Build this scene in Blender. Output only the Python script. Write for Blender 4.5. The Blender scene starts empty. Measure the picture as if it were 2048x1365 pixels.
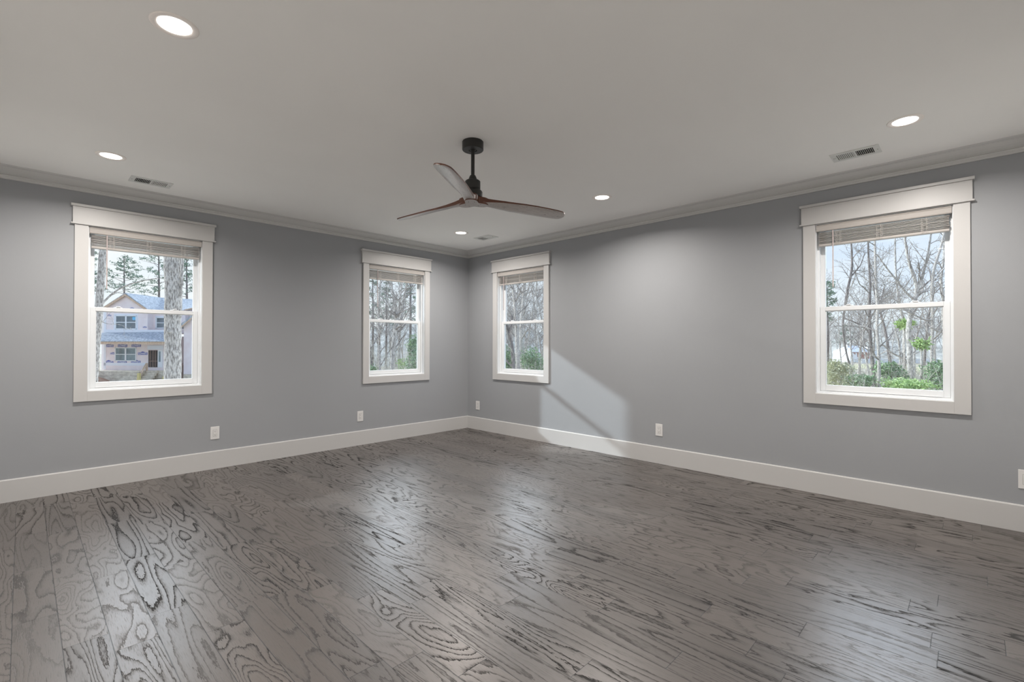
import bpy, math, random
from mathutils import Vector, Matrix
S = bpy.context.scene
COL = S.collection
PI = math.pi
R = math.radians

# ------------------------------------------------------------------ camera
FPX, YAW, PITCH, ROLL = 951.9, 44.159, 0.431, 0.0916
CP = Vector((-4.8715, -5.696, 1.2996))
_y = R(YAW)
F_ = Vector((math.cos(_y), math.sin(_y), 0)); R_ = Vector((math.sin(_y), -math.cos(_y), 0)); U_ = Vector((0, 0, 1))
_t = R(PITCH); F_, U_ = F_*math.cos(_t)+U_*math.sin(_t), U_*math.cos(_t)-F_*math.sin(_t)
_t = R(ROLL); R_, U_ = R_*math.cos(_t)+U_*math.sin(_t), U_*math.cos(_t)-R_*math.sin(_t)
cd = bpy.data.cameras.new('camera'); cam = bpy.data.objects.new('camera', cd); COL.objects.link(cam)
cd.sensor_fit = 'HORIZONTAL'; cd.sensor_width = 36; cd.lens = FPX/2048*36; cd.clip_start = .02; cd.clip_end = 900
M3 = Matrix((R_, U_, -F_)).transposed()
cam.matrix_world = Matrix.Translation(CP) @ M3.to_4x4()
S.camera = cam
def at(px, py, Z):
    return CP + (F_ + R_*((px-1024)/FPX) - U_*((py-682.5)/FPX))*Z

# ------------------------------------------------------------------ colour management
S.view_settings.view_transform = 'Standard'; S.view_settings.look = 'None'
S.view_settings.gamma = 1; S.view_settings.use_curve_mapping = False
S.view_settings.exposure = 0.0

# ------------------------------------------------------------------ node helper
class NT:
    def __init__(s, nt): s.nt = nt; nt.nodes.clear()
    def n(s, typ, ins=None, **kw):
        nd = s.nt.nodes.new(typ)
        for k, v in kw.items(): setattr(nd, k, v)
        for k, v in (ins or {}).items():
            if hasattr(v, 'is_output') or isinstance(v, bpy.types.NodeSocket): s.nt.links.new(v, nd.inputs[k])
            else: nd.inputs[k].default_value = v
        return nd
    def m(s, op, a, b=None, c=None, clamp=False):
        ins = {0: a}
        if b is not None: ins[1] = b
        if c is not None: ins[2] = c
        return s.n('ShaderNodeMath', ins, operation=op, use_clamp=clamp).outputs[0]
    def mix(s, f, a, b, blend='MIX'):
        nd = s.n('ShaderNodeMix', None, data_type='RGBA', blend_type=blend)
        for i, v in ((0, f), (6, a), (7, b)):
            if isinstance(v, bpy.types.NodeSocket): s.nt.links.new(v, nd.inputs[i])
            else: nd.inputs[i].default_value = v
        return nd.outputs[2]
    def ramp(s, f, stops, interp='LINEAR'):
        nd = s.n('ShaderNodeValToRGB', {0: f}); cr = nd.color_ramp; cr.interpolation = interp
        while len(cr.elements) < len(stops): cr.elements.new(.5)
        for e, (p, c) in zip(cr.elements, stops): e.position = p; e.color = c if len(c) == 4 else (*c, 1)
        return nd.outputs[0]

# ------------------------------------------------------------------ world: pale hazy sky with soft clouds
w = bpy.data.worlds.new('world'); S.world = w; w.use_nodes = True
t = NT(w.node_tree)
tc = t.n('ShaderNodeTexCoord')
sep = t.n('ShaderNodeSeparateXYZ', {0: tc.outputs['Generated']})
el = t.m('MAXIMUM', sep.outputs[2], 0.0)
base = t.ramp(el, [(0.0, (.80, .89, .98)), (.12, (.60, .76, 1.0)), (.45, (.36, .56, .95)), (1, (.22, .4, .8))])
mp = t.n('ShaderNodeMapping', {0: tc.outputs['Generated'], 'Scale': (1.6, 1.6, 5.0)})
cn = t.n('ShaderNodeTexNoise', {'Vector': mp.outputs[0], 'Scale': 2.1, 'Detail': 6, 'Roughness': .55})
cl = t.ramp(cn.outputs[0], [(.42, (0, 0, 0)), (.62, (1, 1, 1))])
# cloud bank thicker towards the construction site (+Y)
bank = t.m('MULTIPLY_ADD', sep.outputs[1], .62, .06, clamp=True)
cf = t.m('ADD', t.m('MULTIPLY', cl, .42), bank, clamp=True)
skyc = t.mix(cf, base, (.92, .95, .98, 1))
bg = t.n('ShaderNodeBackground', {0: skyc, 1: 1.12})
t.n('ShaderNodeOutputWorld', {0: bg.outputs[0]})

# ------------------------------------------------------------------ sun (thin cloud, pale)
sd = bpy.data.lights.new('sun', 'SUN'); sd.energy = 3.4; sd.angle = R(1.6); sd.color = (.86, .94, 1.0)
sun = bpy.data.objects.new('sun', sd); COL.objects.link(sun)
SUND = Vector((1, -1.78, -.95)).normalized()
sun.rotation_euler = SUND.to_track_quat('-Z', 'Y').to_euler()
sun.location = (-8, 14, 8)

# added wide suns, standing in for sky glow to give bluish floor sheen
for nm, az, e_, st in (('sheen_fill_left', YAW+24, 21, 3.0), ('sheen_fill_right', YAW-32, 21, 2.8)):
    hd = bpy.data.lights.new(nm, 'SUN'); hd.energy = st; hd.angle = R(52); hd.color = (.80, .90, 1.0)
    ho_ = bpy.data.objects.new(nm, hd); COL.objects.link(ho_)
    v_ = -Vector((math.cos(R(az)), math.sin(R(az)), math.tan(R(e_))))
    ho_.rotation_euler = v_.to_track_quat('-Z', 'Y').to_euler(); ho_.location = -v_*12

CAN_EMIT = 7.0
CAN_WATT = 30.0

# ------------------------------------------------------------------ materials
def mat(name, fn=None, col=(.5, .5, .5), rough=.5, spec=.5, coat=0, coatr=.1, metal=0):
    m = bpy.data.materials.new(name); m.use_nodes = True
    T = NT(m.node_tree)
    b = T.n('ShaderNodeBsdfPrincipled', {'Base Color': (*col, 1), 'Roughness': rough, 'Specular IOR Level': spec,
            'Coat Weight': coat, 'Coat Roughness': coatr, 'Metallic': metal})
    T.n('ShaderNodeOutputMaterial', {0: b.outputs[0]})
    if fn: fn(T, b)
    return m
def obco(T, sc=(1, 1, 1), src='Object'):
    tc = T.n('ShaderNodeTexCoord')
    return T.n('ShaderNodeMapping', {0: tc.outputs[src], 'Scale': sc}).outputs[0]
def link(T, a, b, k): T.nt.links.new(a, b.inputs[k])
def bump(T, b, h, s, d=.002):
    n = T.n('ShaderNodeBump', {'Height': h, 'Strength': s, 'Distance': d}); link(T, n.outputs[0], b, 'Normal')
def paint(c, sc=160, s=.12, var=.03):
    def f(T, b):
        co = obco(T)
        n = T.n('ShaderNodeTexNoise', {'Vector': co, 'Scale': sc, 'Detail': 3})
        bump(T, b, n.outputs[0], s)
        n2 = T.n('ShaderNodeTexNoise', {'Vector': co, 'Scale': 1.3, 'Detail': 2})
        link(T, T.mix(n2.outputs[0], (*[x*(1-var) for x in c], 1), (*[x*(1+var) for x in c], 1)), b, 'Base Color')
    return f
def two(c1, c2, sc=6, st=(1, 1, 1), bs=0, lo=.35, hi=.65, src='Object', detail=5, bd=.01):
    def f(T, b):
        co = obco(T, st, src)
        n = T.n('ShaderNodeTexNoise', {'Vector': co, 'Scale': sc, 'Detail': detail, 'Roughness': .6})
        link(T, T.ramp(n.outputs[0], [(lo, c1), (hi, c2)]), b, 'Base Color')
        if bs: bump(T, b, n.outputs[0], bs, bd)
    return f

WALL = (.338, .349, .366)
m_wall = mat('wall_paint', paint(WALL), rough=.55, spec=.35)
m_wall_w = mat('back_wall_paint', paint((.80, .79, .77)), rough=.5)
m_ceil = mat('ceiling_paint', paint((.93, .925, .905), s=.08), rough=.75, spec=.2)
m_trim = mat('trim_white', paint((.56, .553, .547), 60, .03, .015), rough=.4, spec=.5)
m_crown = mat('crown_white', paint((.60, .60, .59), 60, .03, .015), rough=.35, spec=.5)
m_vinyl = mat('vinyl_white', col=(.80, .82, .835), rough=.28)
m_blind = mat('blind_fauxwood', col=(.47, .44, .415), rough=.4)
m_cord = mat('blind_cord', col=(.66, .62, .58), rough=.8)
m_wand = mat('wand_plastic', col=(.55, .47, .46), rough=.25)
m_plate = mat('plate_white', col=(.74, .73, .72), rough=.3)
m_slot = mat('slot_black', col=(.01, .01, .01), rough=.6)
m_vent = mat('vent_white', col=(.72, .73, .71), rough=.4)
m_duct = mat('duct_dark', col=(.012, .012, .012), rough=.9)
m_black = mat('fan_black', col=(.018, .018, .017), rough=.42, spec=.5)
m_ring = mat('can_trim', col=(.95, .90, .86), rough=.4)

def floor_fn(T, b):
    tc = T.n('ShaderNodeTexCoord'); sp = T.n('ShaderNodeSeparateXYZ', {0: tc.outputs['Object']})
    x, y = sp.outputs[0], sp.outputs[1]
    PW = .1525
    xs = T.m('DIVIDE', T.m('ADD', x, 4.895+PW*20), PW)
    ix = T.m('FLOOR', xs); fx = T.m('FRACT', xs)
    w1 = T.n('ShaderNodeTexWhiteNoise', {'W': ix}, noise_dimensions='1D')
    sc1 = T.n('ShaderNodeSeparateColor', {0: w1.outputs[1]})
    L = T.m('MULTIPLY_ADD', sc1.outputs[0], .45, .72)
    ys = T.m('DIVIDE', T.m('ADD', y, T.m('MULTIPLY_ADD', sc1.outputs[1], 7.0, 30.0)), L)
    iy = T.m('FLOOR', ys); fy = T.m('FRACT', ys)
    cmb = T.n('ShaderNodeCombineXYZ', {0: ix, 1: iy, 2: 0.0})
    w2 = T.n('ShaderNodeTexWhiteNoise', {'Vector': cmb.outputs[0]}, noise_dimensions='3D')
    rc = T.n('ShaderNodeSeparateColor', {0: w2.outputs[1]}); r1, r2, r3 = rc.outputs
    # grain coordinates, offset for every board
    sx = T.m('MULTIPLY_ADD', r1, 4.0, 5.5)
    gx = T.m('MULTIPLY_ADD', x, sx, T.m('MULTIPLY', r1, 41.0))
    sy = T.m('MULTIPLY_ADD', T.m('POWER', r3, 1.6), 1.7, .55)
    gy = T.m('MULTIPLY_ADD', y, sy, T.m('MULTIPLY', r2, 67.0))
    gv = T.n('ShaderNodeCombineXYZ', {0: gx, 1: gy, 2: T.m('MULTIPLY', r3, 23.0)})
    n1 = T.n('ShaderNodeTexNoise', {'Vector': gv.outputs[0], 'Scale': 1.0, 'Detail': 1.6, 'Roughness': .42})
    jv = T.n('ShaderNodeCombineXYZ', {0: T.m('MULTIPLY', x, 190.0), 1: T.m('MULTIPLY', y, 26.0), 2: 0.0})
    n2 = T.n('ShaderNodeTexNoise', {'Vector': jv.outputs[0], 'Scale': 1.0, 'Detail': 3, 'Roughness': .6})
    K = T.m('MULTIPLY_ADD', T.m('FRACT', T.m('MULTIPLY', r2, 7.3)), 11.0, 8.0)
    v = T.m('MULTIPLY', T.m('ADD', n1.outputs[0], T.m('MULTIPLY', T.m('SUBTRACT', n2.outputs[0], .5), .050)), K)
    fr = T.m('FRACT', v)
    line = T.ramp(fr, [(0.0, (1, 1, 1)), (.09, (.95, .95, .95)), (.16, (.45, .45, .45)), (.36, (.08, .08, .08)), (.5, (0, 0, 0)), (.975, (0, 0, 0)), (1, (1, 1, 1))])
    # fine pores running with the board
    pv = T.n('ShaderNodeCombineXYZ', {0: T.m('MULTIPLY', x, 420.0), 1: T.m('MULTIPLY', y, 14.0), 2: ix})
    n3 = T.n('ShaderNodeTexNoise', {'Vector': pv.outputs[0], 'Scale': 1.0, 'Detail': 2, 'Roughness': .5})
    pore = T.ramp(n3.outputs[0], [(.56, (0, 0, 0)), (.72, (1, 1, 1))])
    gs = T.m('MULTIPLY_ADD', T.m('FRACT', T.m('MULTIPLY', r1, 5.7)), .75, .35)
    g = T.m('ADD', T.m('MULTIPLY', line, gs), T.m('MULTIPLY', pore, .34), clamp=True)
    # seams
    ex = T.m('MULTIPLY', T.m('MINIMUM', fx, T.m('SUBTRACT', 1.0, fx)), PW)
    ey = T.m('MULTIPLY', T.m('MINIMUM', fy, T.m('SUBTRACT', 1.0, fy)), L)
    e = T.m('MINIMUM', ex, ey)
    seam = T.ramp(T.m('MULTIPLY', e, 100.0), [(.09, (1, 1, 1)), (.20, (0, 0, 0))])
    tone = T.mix(r3, (.082, .070, .063, 1), (.116, .099, .089, 1))
    c = T.mix(g, tone, (.016, .0145, .0135, 1))
    c = T.mix(seam, c, (.012, .010, .009, 1))
    link(T, c, b, 'Base Color')
    rg = T.m('MULTIPLY_ADD', g, .30, .36); link(T, rg, b, 'Roughness'); link(T, T.m('MULTIPLY_ADD', g, -.75, .95), b, 'Specular IOR Level'); link(T, T.m('MULTIPLY_ADD', g, -.2, .2, clamp=True), b, 'Coat Weight')
    h = T.m('SUBTRACT', T.m('MULTIPLY', g, -.35), T.m('MULTIPLY', seam, 1.0))
    n4 = T.n('ShaderNodeTexNoise', {'Vector': tc.outputs['Object'], 'Scale': 7.0, 'Detail': 2})
    h = T.m('ADD', h, T.m('MULTIPLY', n4.outputs[0], .7))
    bump(T, b, h, .55, .0016)
m_floor = mat('oak_floor', floor_fn, rough=.35, spec=1.0, coat=.35, coatr=.28)

def wood_fn(c1, c2, c3, axis='X'):
    def f(T, b):
        co = obco(T, (2.2, 22, 22))
        n = T.n('ShaderNodeTexNoise', {'Vector': co, 'Scale': 1.0, 'Detail': 4, 'Roughness': .55, 'Distortion': .6})
        fr = T.m('FRACT', T.m('MULTIPLY', n.outputs[0], 7.0))
        ln = T.ramp(fr, [(0, c3), (.12, c1), (.6, c2), (1, c1)])
        link(T, ln, b, 'Base Color')
    return f
m_walnut = mat('walnut_edge', wood_fn((.13, .048, .027), (.09, .032, .018), (.05, .018, .011)), rough=.35, spec=.5)
m_walnut_glare = mat('walnut_painted_glare', wood_fn((.50, .47, .45), (.40, .365, .345), (.11, .09, .085)), rough=.3, spec=.6, coat=.3)  # walnut undersides, with silvery glare painted into the grey base colour

def glass_mat():
    m = bpy.data.materials.new('window_glass'); m.use_nodes = True; T = NT(m.node_tree)
    tr = T.n('ShaderNodeBsdfTransparent', {0: (.97, .985, .98, 1)}); gl = T.n('ShaderNodeBsdfGlossy', {0: (1, 1, 1, 1), 'Roughness': .0})
    geo = T.n('ShaderNodeNewGeometry')
    fz = T.n('ShaderNodeFresnel', {0: T.m('MULTIPLY_ADD', geo.outputs['Backfacing'], 1/1.45-1.45, 1.45)})
    mx = T.n('ShaderNodeMixShader', {0: T.m('MULTIPLY', fz.outputs[0], 1.0), 1: tr.outputs[0], 2: gl.outputs[0]})
    T.n('ShaderNodeOutputMaterial', {0: mx.outputs[0]}); return m
m_glass = glass_mat()
def emit_mat(name, c, s):
    m = bpy.data.materials.new(name); m.use_nodes = True; T = NT(m.node_tree)
    e = T.n('ShaderNodeEmission', {0: (*c, 1), 1: s}); T.n('ShaderNodeOutputMaterial', {0: e.outputs[0]}); return m
m_lens = emit_mat('led_lens', (1, .945, .885), CAN_EMIT)

# ------------------------------------------------------------------ mesh helper
class MB:
    def __init__(s): s.v = []; s.f = []; s.sm = []; s.mi = []; s.cur = 0
    def add(s, vs, fs, smooth=False):
        o = len(s.v); s.v += [tuple(a) for a in vs]
        for f in fs: s.f.append([i+o for i in f]); s.sm.append(smooth); s.mi.append(s.cur)
        return s
    def box(s, x0, y0, z0, x1, y1, z1):
        x0, x1 = min(x0, x1), max(x0, x1); y0, y1 = min(y0, y1), max(y0, y1); z0, z1 = min(z0, z1), max(z0, z1)
        v = [(x0, y0, z0), (x1, y0, z0), (x1, y1, z0), (x0, y1, z0), (x0, y0, z1), (x1, y0, z1), (x1, y1, z1), (x0, y1, z1)]
        return s.add(v, [(0, 3, 2, 1), (4, 5, 6, 7), (0, 1, 5, 4), (1, 2, 6, 5), (2, 3, 7, 6), (3, 0, 4, 7)])
    def prism(s, pts, ax, a, b):
        """pts: 2-D polygon in the two axes other than ax, swept from a to b along ax"""
        def P(p, t): return {0: (t, p[0], p[1]), 1: (p[0], t, p[1]), 2: (p[0], p[1], t)}[ax]
        n = len(pts); v = [P(p, a) for p in pts]+[P(p, b) for p in pts]
        f = [tuple(range(n))[::-1], tuple(range(n, 2*n))]+[(i, (i+1) % n, n+(i+1) % n, n+i) for i in range(n)]
        return s.add(v, f)
    def tube(s, pts, rad, sides=6, cap=True, smooth=True):
        pts = [Vector(p) for p in pts]; n = len(pts); o = len(s.v); vs = []; fs = []
        ref = None
        for i, p in enumerate(pts):
            d = (pts[min(i+1, n-1)]-pts[max(i-1, 0)])
            if d.length < 1e-9: d = Vector((0, 0, 1))
            d.normalize()
            if ref is None:
                ref = d.orthogonal().normalized()
            a = (ref-d*ref.dot(d))
            a = a.normalized() if a.length > 1e-6 else d.orthogonal().normalized()
            ref = a; b = d.cross(a); r = rad[i] if hasattr(rad, '__len__') else rad
            for k in range(sides):
                t = 2*PI*k/sides; vs.append(p+a*(r*math.cos(t))+b*(r*math.sin(t)))
        for i in range(n-1):
            for k in range(sides):
                k2 = (k+1) % sides
                fs.append((i*sides+k, i*sides+k2, (i+1)*sides+k2, (i+1)*sides+k))
        if cap: fs.append(tuple(range(sides))[::-1]); fs.append(tuple((n-1)*sides+k for k in range(sides)))
        return s.add(vs, fs, smooth)
    def lathe(s, prof, seg=48, c=(0, 0, 0), smooth=False):
        vs = []; fs = []; n = len(prof)
        for k in range(seg):
            a = 2*PI*k/seg
            for r, z in prof: vs.append((c[0]+r*math.cos(a), c[1]+r*math.sin(a), c[2]+z))
        for k in range(seg):
            k2 = (k+1) % seg
            for i in range(n-1): fs.append((k*n+i, k2*n+i, k2*n+i+1, k*n+i+1))
        return s.add(vs, fs, smooth)
    def build(s, name, m, parent=None, bevel=0, autosmooth=False, **props):
        me = bpy.data.meshes.new(name); me.from_pydata(s.v, [], s.f); me.update()
        ms = m if isinstance(m, (list, tuple)) else [m]
        for q in ms: me.materials.append(q)
        me.polygons.foreach_set('use_smooth', s.sm); me.polygons.foreach_set('material_index', s.mi)
        o = bpy.data.objects.new(name, me); COL.objects.link(o)
        if parent: o.parent = parent
        if bevel:
            b = o.modifiers.new('bevel', 'BEVEL'); b.width = bevel; b.segments = 2; b.limit_method = 'ANGLE'; b.angle_limit = R(40)
        for k, v in props.items(): o[k] = v
        return o
def empty(name, loc=(0, 0, 0), rz=0, label=None, cat=None, group=None, kind=None):
    o = bpy.data.objects.new(name, None); COL.objects.link(o); o.location = loc; o.rotation_euler = (0, 0, rz); o.empty_display_size = .1
    return tag(o, label, cat, group, kind)
def tag(o, label=None, cat=None, group=None, kind=None):
    if label: o['label'] = label
    if cat: o['category'] = cat
    if group: o['group'] = group
    if kind: o['kind'] = kind
    return o
def copy_tree(o, parent=None):
    c = o.copy(); COL.objects.link(c)
    if parent: c.parent = parent
    for ch in list(o.children):
        if ch is not c: copy_tree(ch, c)
    return c

# ================================================================== ROOM SHELL
X0, Y0, H, TW = -5.42, -6.38, 2.743, .15
ZS, ZT = .876, 2.36
# name, wall, centre along wall, half opening, half casing, half head
WIN = [('window_1', 'L', -4.0238, .4385, .530, .5556), ('window_2', 'L', -1.2664, .4417, .5245, .5547),
       ('window_3', 'R', -1.1196, .449, .536, .5640), ('window_4', 'R', -5.1414, .4458, .538, .5629)]
def wall_mesh(axis, wins, lo, hi):
    mb = MB(); cuts = sorted((c-h, c+h) for c, h in wins)
    def bx(a, b, z0, z1):
        if axis == 'L': mb.box(a, 0, z0, b, TW, z1)
        else: mb.box(0, a, z0, TW, b, z1)
    a = lo
    for c0, c1 in cuts:
        bx(a, c0, 0, H); bx(c0, c1, 0, ZS); bx(c0, c1, ZT, H); a = c1
    bx(a, hi, 0, H); return mb
wall_mesh('L', [(c, h) for _, s, c, h, _, _ in WIN if s == 'L'], X0, 0).build('wall_left', m_wall, kind='structure')
wall_mesh('R', [(c, h) for _, s, c, h, _, _ in WIN if s == 'R'], Y0, TW).build('wall_right', m_wall, kind='structure')
MB().box(X0-TW, Y0-TW, 0, X0, TW, H).build('wall_back', m_wall_w, kind='structure')
MB().box(X0, Y0-TW, 0, TW, Y0, H).build('wall_front', m_wall_w, kind='structure')
MB().box(X0-TW, Y0-TW, -.2, TW, TW, 0).build('floor', m_floor, kind='structure')
MB().box(X0-TW, Y0-TW, H, TW, TW, H+.15).build('ceiling', m_ceil, kind='structure')

def sweep(prof, corners):
    """prof: list of (out, z); corners: list of (x,y, nx,ny) mitre directions"""
    mb = MB(); n = len(prof); vs = []
    for (x, y, nx, ny) in corners:
        for o, z in prof: vs.append((x+nx*o, y+ny*o, z))
    fs = []
    for i in range(len(corners)-1):
        for k in range(n):
            k2 = (k+1) % n; fs.append((i*n+k, i*n+k2, (i+1)*n+k2, (i+1)*n+k))
    fs.append(tuple(range(n))); fs.append(tuple(len(vs)-n+k for k in range(n))[::-1])
    return mb.add(vs, fs)
bprof = [(0, 0), (.016, 0), (.016, .178), (.013, .184), (.008, .186), (0, .186)]
sweep(bprof, [(X0, 0, 0, -1), (0, 0, -1, -1)]).build('baseboard_left', m_trim, kind='structure')
sweep(bprof, [(0, 0, -1, -1), (0, Y0, -1, 0)]).build('baseboard_right', m_trim, kind='structure')
sweep(bprof, [(X0, 0, 1, -1), (X0, Y0, 1, 1)]).build('baseboard_back', m_trim, kind='structure')
sweep(bprof, [(X0, Y0, 1, 1), (0, Y0, -1, 1)]).build('baseboard_front', m_trim, kind='structure')
cz = 2.653
cprof = [(0, cz), (.013, cz), (.017, cz+.006), (.017, cz+.016), (.024, cz+.020), (.027, cz+.027), (.024, cz+.033), (.034, cz+.036),
         (.050, cz+.042), (.070, cz+.053), (.088, cz+.066), (.100, cz+.076), (.112, cz+.079), (.124, cz+.083), (.130, H), (0, H)]
sweep(cprof, [(X0, 0, 0, -1), (0, 0, -1, -1)]).build('trim_1', m_crown, kind='structure')
sweep(cprof, [(0, 0, -1, -1), (0, Y0, -1, 0)]).build('trim_2', m_crown, kind='structure')

# ================================================================== WINDOWS
# local frame: x along wall (to the right seen from inside), y into the wall, z up
def wframe(side, c):
    return ((c, 0, 0), 0) if side == 'L' else ((0, c, 0), -PI/2)
def frame_rect(mb, x0, x1, z0, z1, w, y0, y1, wb=None, wt=None):
    wb = wb or w; wt = wt or w
    mb.box(x0, y0, z0, x0+w, y1, z1); mb.box(x1-w, y0, z0, x1, y1, z1)
    mb.box(x0+w, y0, z0, x1-w, y1, z0+wb); mb.box(x0+w, y0, z1-wt, x1-w, y1, z1)
def make_window(name, side, c, ho, hc, hh):
    loc, rz = wframe(side, c); e = empty(name, loc, rz, kind='structure')
    if side == 'R': pass
    # casing boards, flat stock
    mb = MB()
    mb.box(-hc, -.019, .786, -ho, 0, ZT); mb.box(ho, -.019, .786, hc, 0, ZT); mb.box(-ho, -.019, .786, ho, 0, ZS)
    mb.build('casing', m_trim, e, bevel=.0012)
    mb = MB(); mb.box(-hh+.012, -.026, ZT+.012, hh-.012, 0, 2.517)
    mb.build('head_casing', m_trim, e, bevel=.001)
    MB().box(-hh, -.040, 2.517, hh, 0, 2.539).build('head_cap', m_trim, e, bevel=.002)
    MB().box(-hh, -.036, ZT, hh, 0, ZT+.012).build('head_fillet', m_trim, e, bevel=.002)
    # jamb liner
    mb = MB(); frame_rect(mb, -ho, ho, ZS, ZT, .006, -.001, .05)
    mb.build('jamb', m_vinyl, e)
    # vinyl outer frame
    mb = MB(); frame_rect(mb, -ho, ho, ZS, ZT, .020, .05, .15); frame_rect(mb, -ho+.020, ho-.020, ZS+.020, ZT-.02, .006, .100, .108)
    mb.build('window_frame', m_vinyl, e, bevel=.0015)
    # lower sash
    a = ho-.021
    mb = MB(); frame_rect(mb, -a, a, ZS+.021, 1.637, .038, .066, .100, wb=.046, wt=.036)
    frame_rect(mb, -a+.038, a-.038, ZS+.067, 1.601, .006, .072, .094)
    mb.box(-a+.05, .058, ZS+.023, a-.05, .066, ZS+.031)
    ls = mb.build('lower_sash', m_vinyl, e, bevel=.002)
    MB().box(-a+.036, .080, ZS+.065, a-.036, .085, 1.603).build('pane', m_glass, ls)
    for sx in (-.22, .22):
        mb = MB(); mb.box(sx-.032, .068, 1.637, sx+.032, .096, 1.643); mb.box(sx-.012, .062, 1.643, sx+.018, .086, 1.652)
        mb.build('sash_lock', m_vinyl, ls, bevel=.002)
    mb = MB(); frame_rect(mb, -a+.002, a-.002, 1.603, ZT-.021, .030, .109, .140, wb=.034)
    us = mb.build('upper_sash', m_vinyl, e, bevel=.002)
    MB().box(-a+.03, .122, 1.635, a-.03, .127, ZT-.05).build('pane', m_glass, us)
    return e
for wv in WIN: make_window(*wv)

# ================================================================== BLINDS
def make_blind(side, c, ho, label, seed):
    rnd = random.Random(seed); loc, rz = wframe(side, c)
    e = empty('window_blind', (loc[0], loc[1], 0), rz, label, 'window blind', 'raised slatted blinds at the top of the windows')
    b = ho-.008; top = ZT-.012
    # valance with a small ogee
    mb = MB(); mb.prism([(-.012, top), (-.016, top-.006), (-.012, top-.012), (-.010, top-.040), (-.014, top-.048), (-.010, top-.054), (.000, top-.054), (.000, top)], 0, -b, b)
    mb.box(-b, .0, top-.05, -b+.006, .05, top); mb.box(b-.006, 0, top-.05, b, .05, top)
    mb.build('valance', m_blind, e)
    MB().box(-b+.01, .006, top-.04, b-.01, .048, top+.01).build('head_rail', m_blind, e)
    bb = b-.014; z = 2.192
    n = 11
    for i in range(n):
        zz = z+i*.0092; dx = rnd.uniform(-.003, .003); dy = rnd.uniform(-.006, .005); ti = rnd.uniform(-.07, .05)
        y0, y1 = .008+dy, .056+dy; m = (y0+y1)/2
        s = MB(); k = .024*math.sin(ti)
        s.prism([(y0, zz-k), (m, zz+.0012), (y1, zz+k), (y1, zz+k+.0028), (m, zz+.004), (y0, zz-k+.0028)], 0, -bb+dx, bb+dx)
        s.build('slat', m_blind, e)
    MB().box(-bb, .006, 2.166, bb, .058, 2.185).build('bottom_rail', m_blind, e, bevel=.003)
    for cx in (-bb*.66, 0, bb*.66):
        mb = MB()
        for q in (-.016, .012):
            pts = [(cx+q, .004-.003*(i % 2), 2.166+i*.0115) for i in range(12)]
            mb.tube(pts, .0013, 4)
            mb.tube([(cx+q+.008, .003-.004*((i+1) % 2), 2.17+i*.0115) for i in range(11)], .001, 4)
        for i in range(10): mb.tube([(cx-.018, .002, 2.175+i*.0112), (cx+.016, .001, 2.181+i*.0112)], .0009, 3)
        mb.build('ladder_cord', m_cord, e)
    mb = MB(); wx = -bb*.745
    mb.tube([(wx, -.006, top-.056), (wx, -.006, 1.82)], .0048, 6, smooth=False); mb.tube([(wx, -.006, 1.82), (wx, -.006, 1.80)], [.0048, .006], 6)
    mb.tube([(wx, .01, top-.044), (wx, -.006, top-.058)], .0015, 5)
    mb.build('tilt_wand', m_wand, e)
    return e
BL = ['raised slatted blind in the window that looks out on the pink wrapped house', 'raised slatted blind in the left wall window nearest the room corner',
      'raised slatted blind in the right wall window nearest the room corner', 'raised slatted blind in the large right window with bare trees and green shrubs behind']
for i, (nm, side, c, ho, hc, hh) in enumerate(WIN): make_blind(side, c, ho, BL[i], i+5)

# ================================================================== RECESSED LIGHTS
def make_can():
    e = empty('recessed_light', (0, 0, H))
    mb = MB(); mb.lathe([(.066, .0), (.070, -.004), (.090, -.005), (.094, -.002), (.094, .0)], 56, smooth=True); mb.build('trim_ring', m_ring, e)
    mb = MB(); mb.lathe([(.069, -.0038), (.066, -.0020), (.065, -.0012)], 48, smooth=True); mb.build('baffle', m_ring, e)
    mb = MB(); n = 48
    vs = [(0, 0, -.0035)]+[(.068*math.cos(2*PI*k/n), .068*math.sin(2*PI*k/n), -.0015) for k in range(n)]
    mb.add(vs, [(0, 1+(k+1) % n, 1+k) for k in range(n)]); mb.build('lens', m_lens, e)
    ld = bpy.data.lights.new('downlight_beam', 'AREA'); ld.shape = 'DISK'; ld.size = .125; ld.energy = CAN_WATT; ld.spread = R(158); ld.color = (1, .945, .89)
    lo = bpy.data.objects.new('downlight_beam', ld); COL.objects.link(lo); lo.parent = e; lo.location = (0, 0, -.0055)
    return e
CL = [((-4.399, -3.104), 'recessed ceiling light nearest the camera at the upper left'),
      ((-4.405, -.952), 'recessed ceiling light beside the vent above the house window'),
      ((-.925, -3.088), 'recessed ceiling light just right of the fan along the right wall'),
      ((-.929, -.946), 'small looking recessed ceiling light nearest the room corner'),
      ((-.924, -5.383), 'recessed ceiling light above the large right window'),
      ((-4.40, -5.37), 'recessed ceiling light behind the camera')]
can0 = make_can()
for i, ((x, y), lb) in enumerate(CL):
    o = can0 if i == 0 else copy_tree(can0)
    o.location = (x, y, H); tag(o, lb, 'ceiling light', 'recessed ceiling lights')

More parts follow.
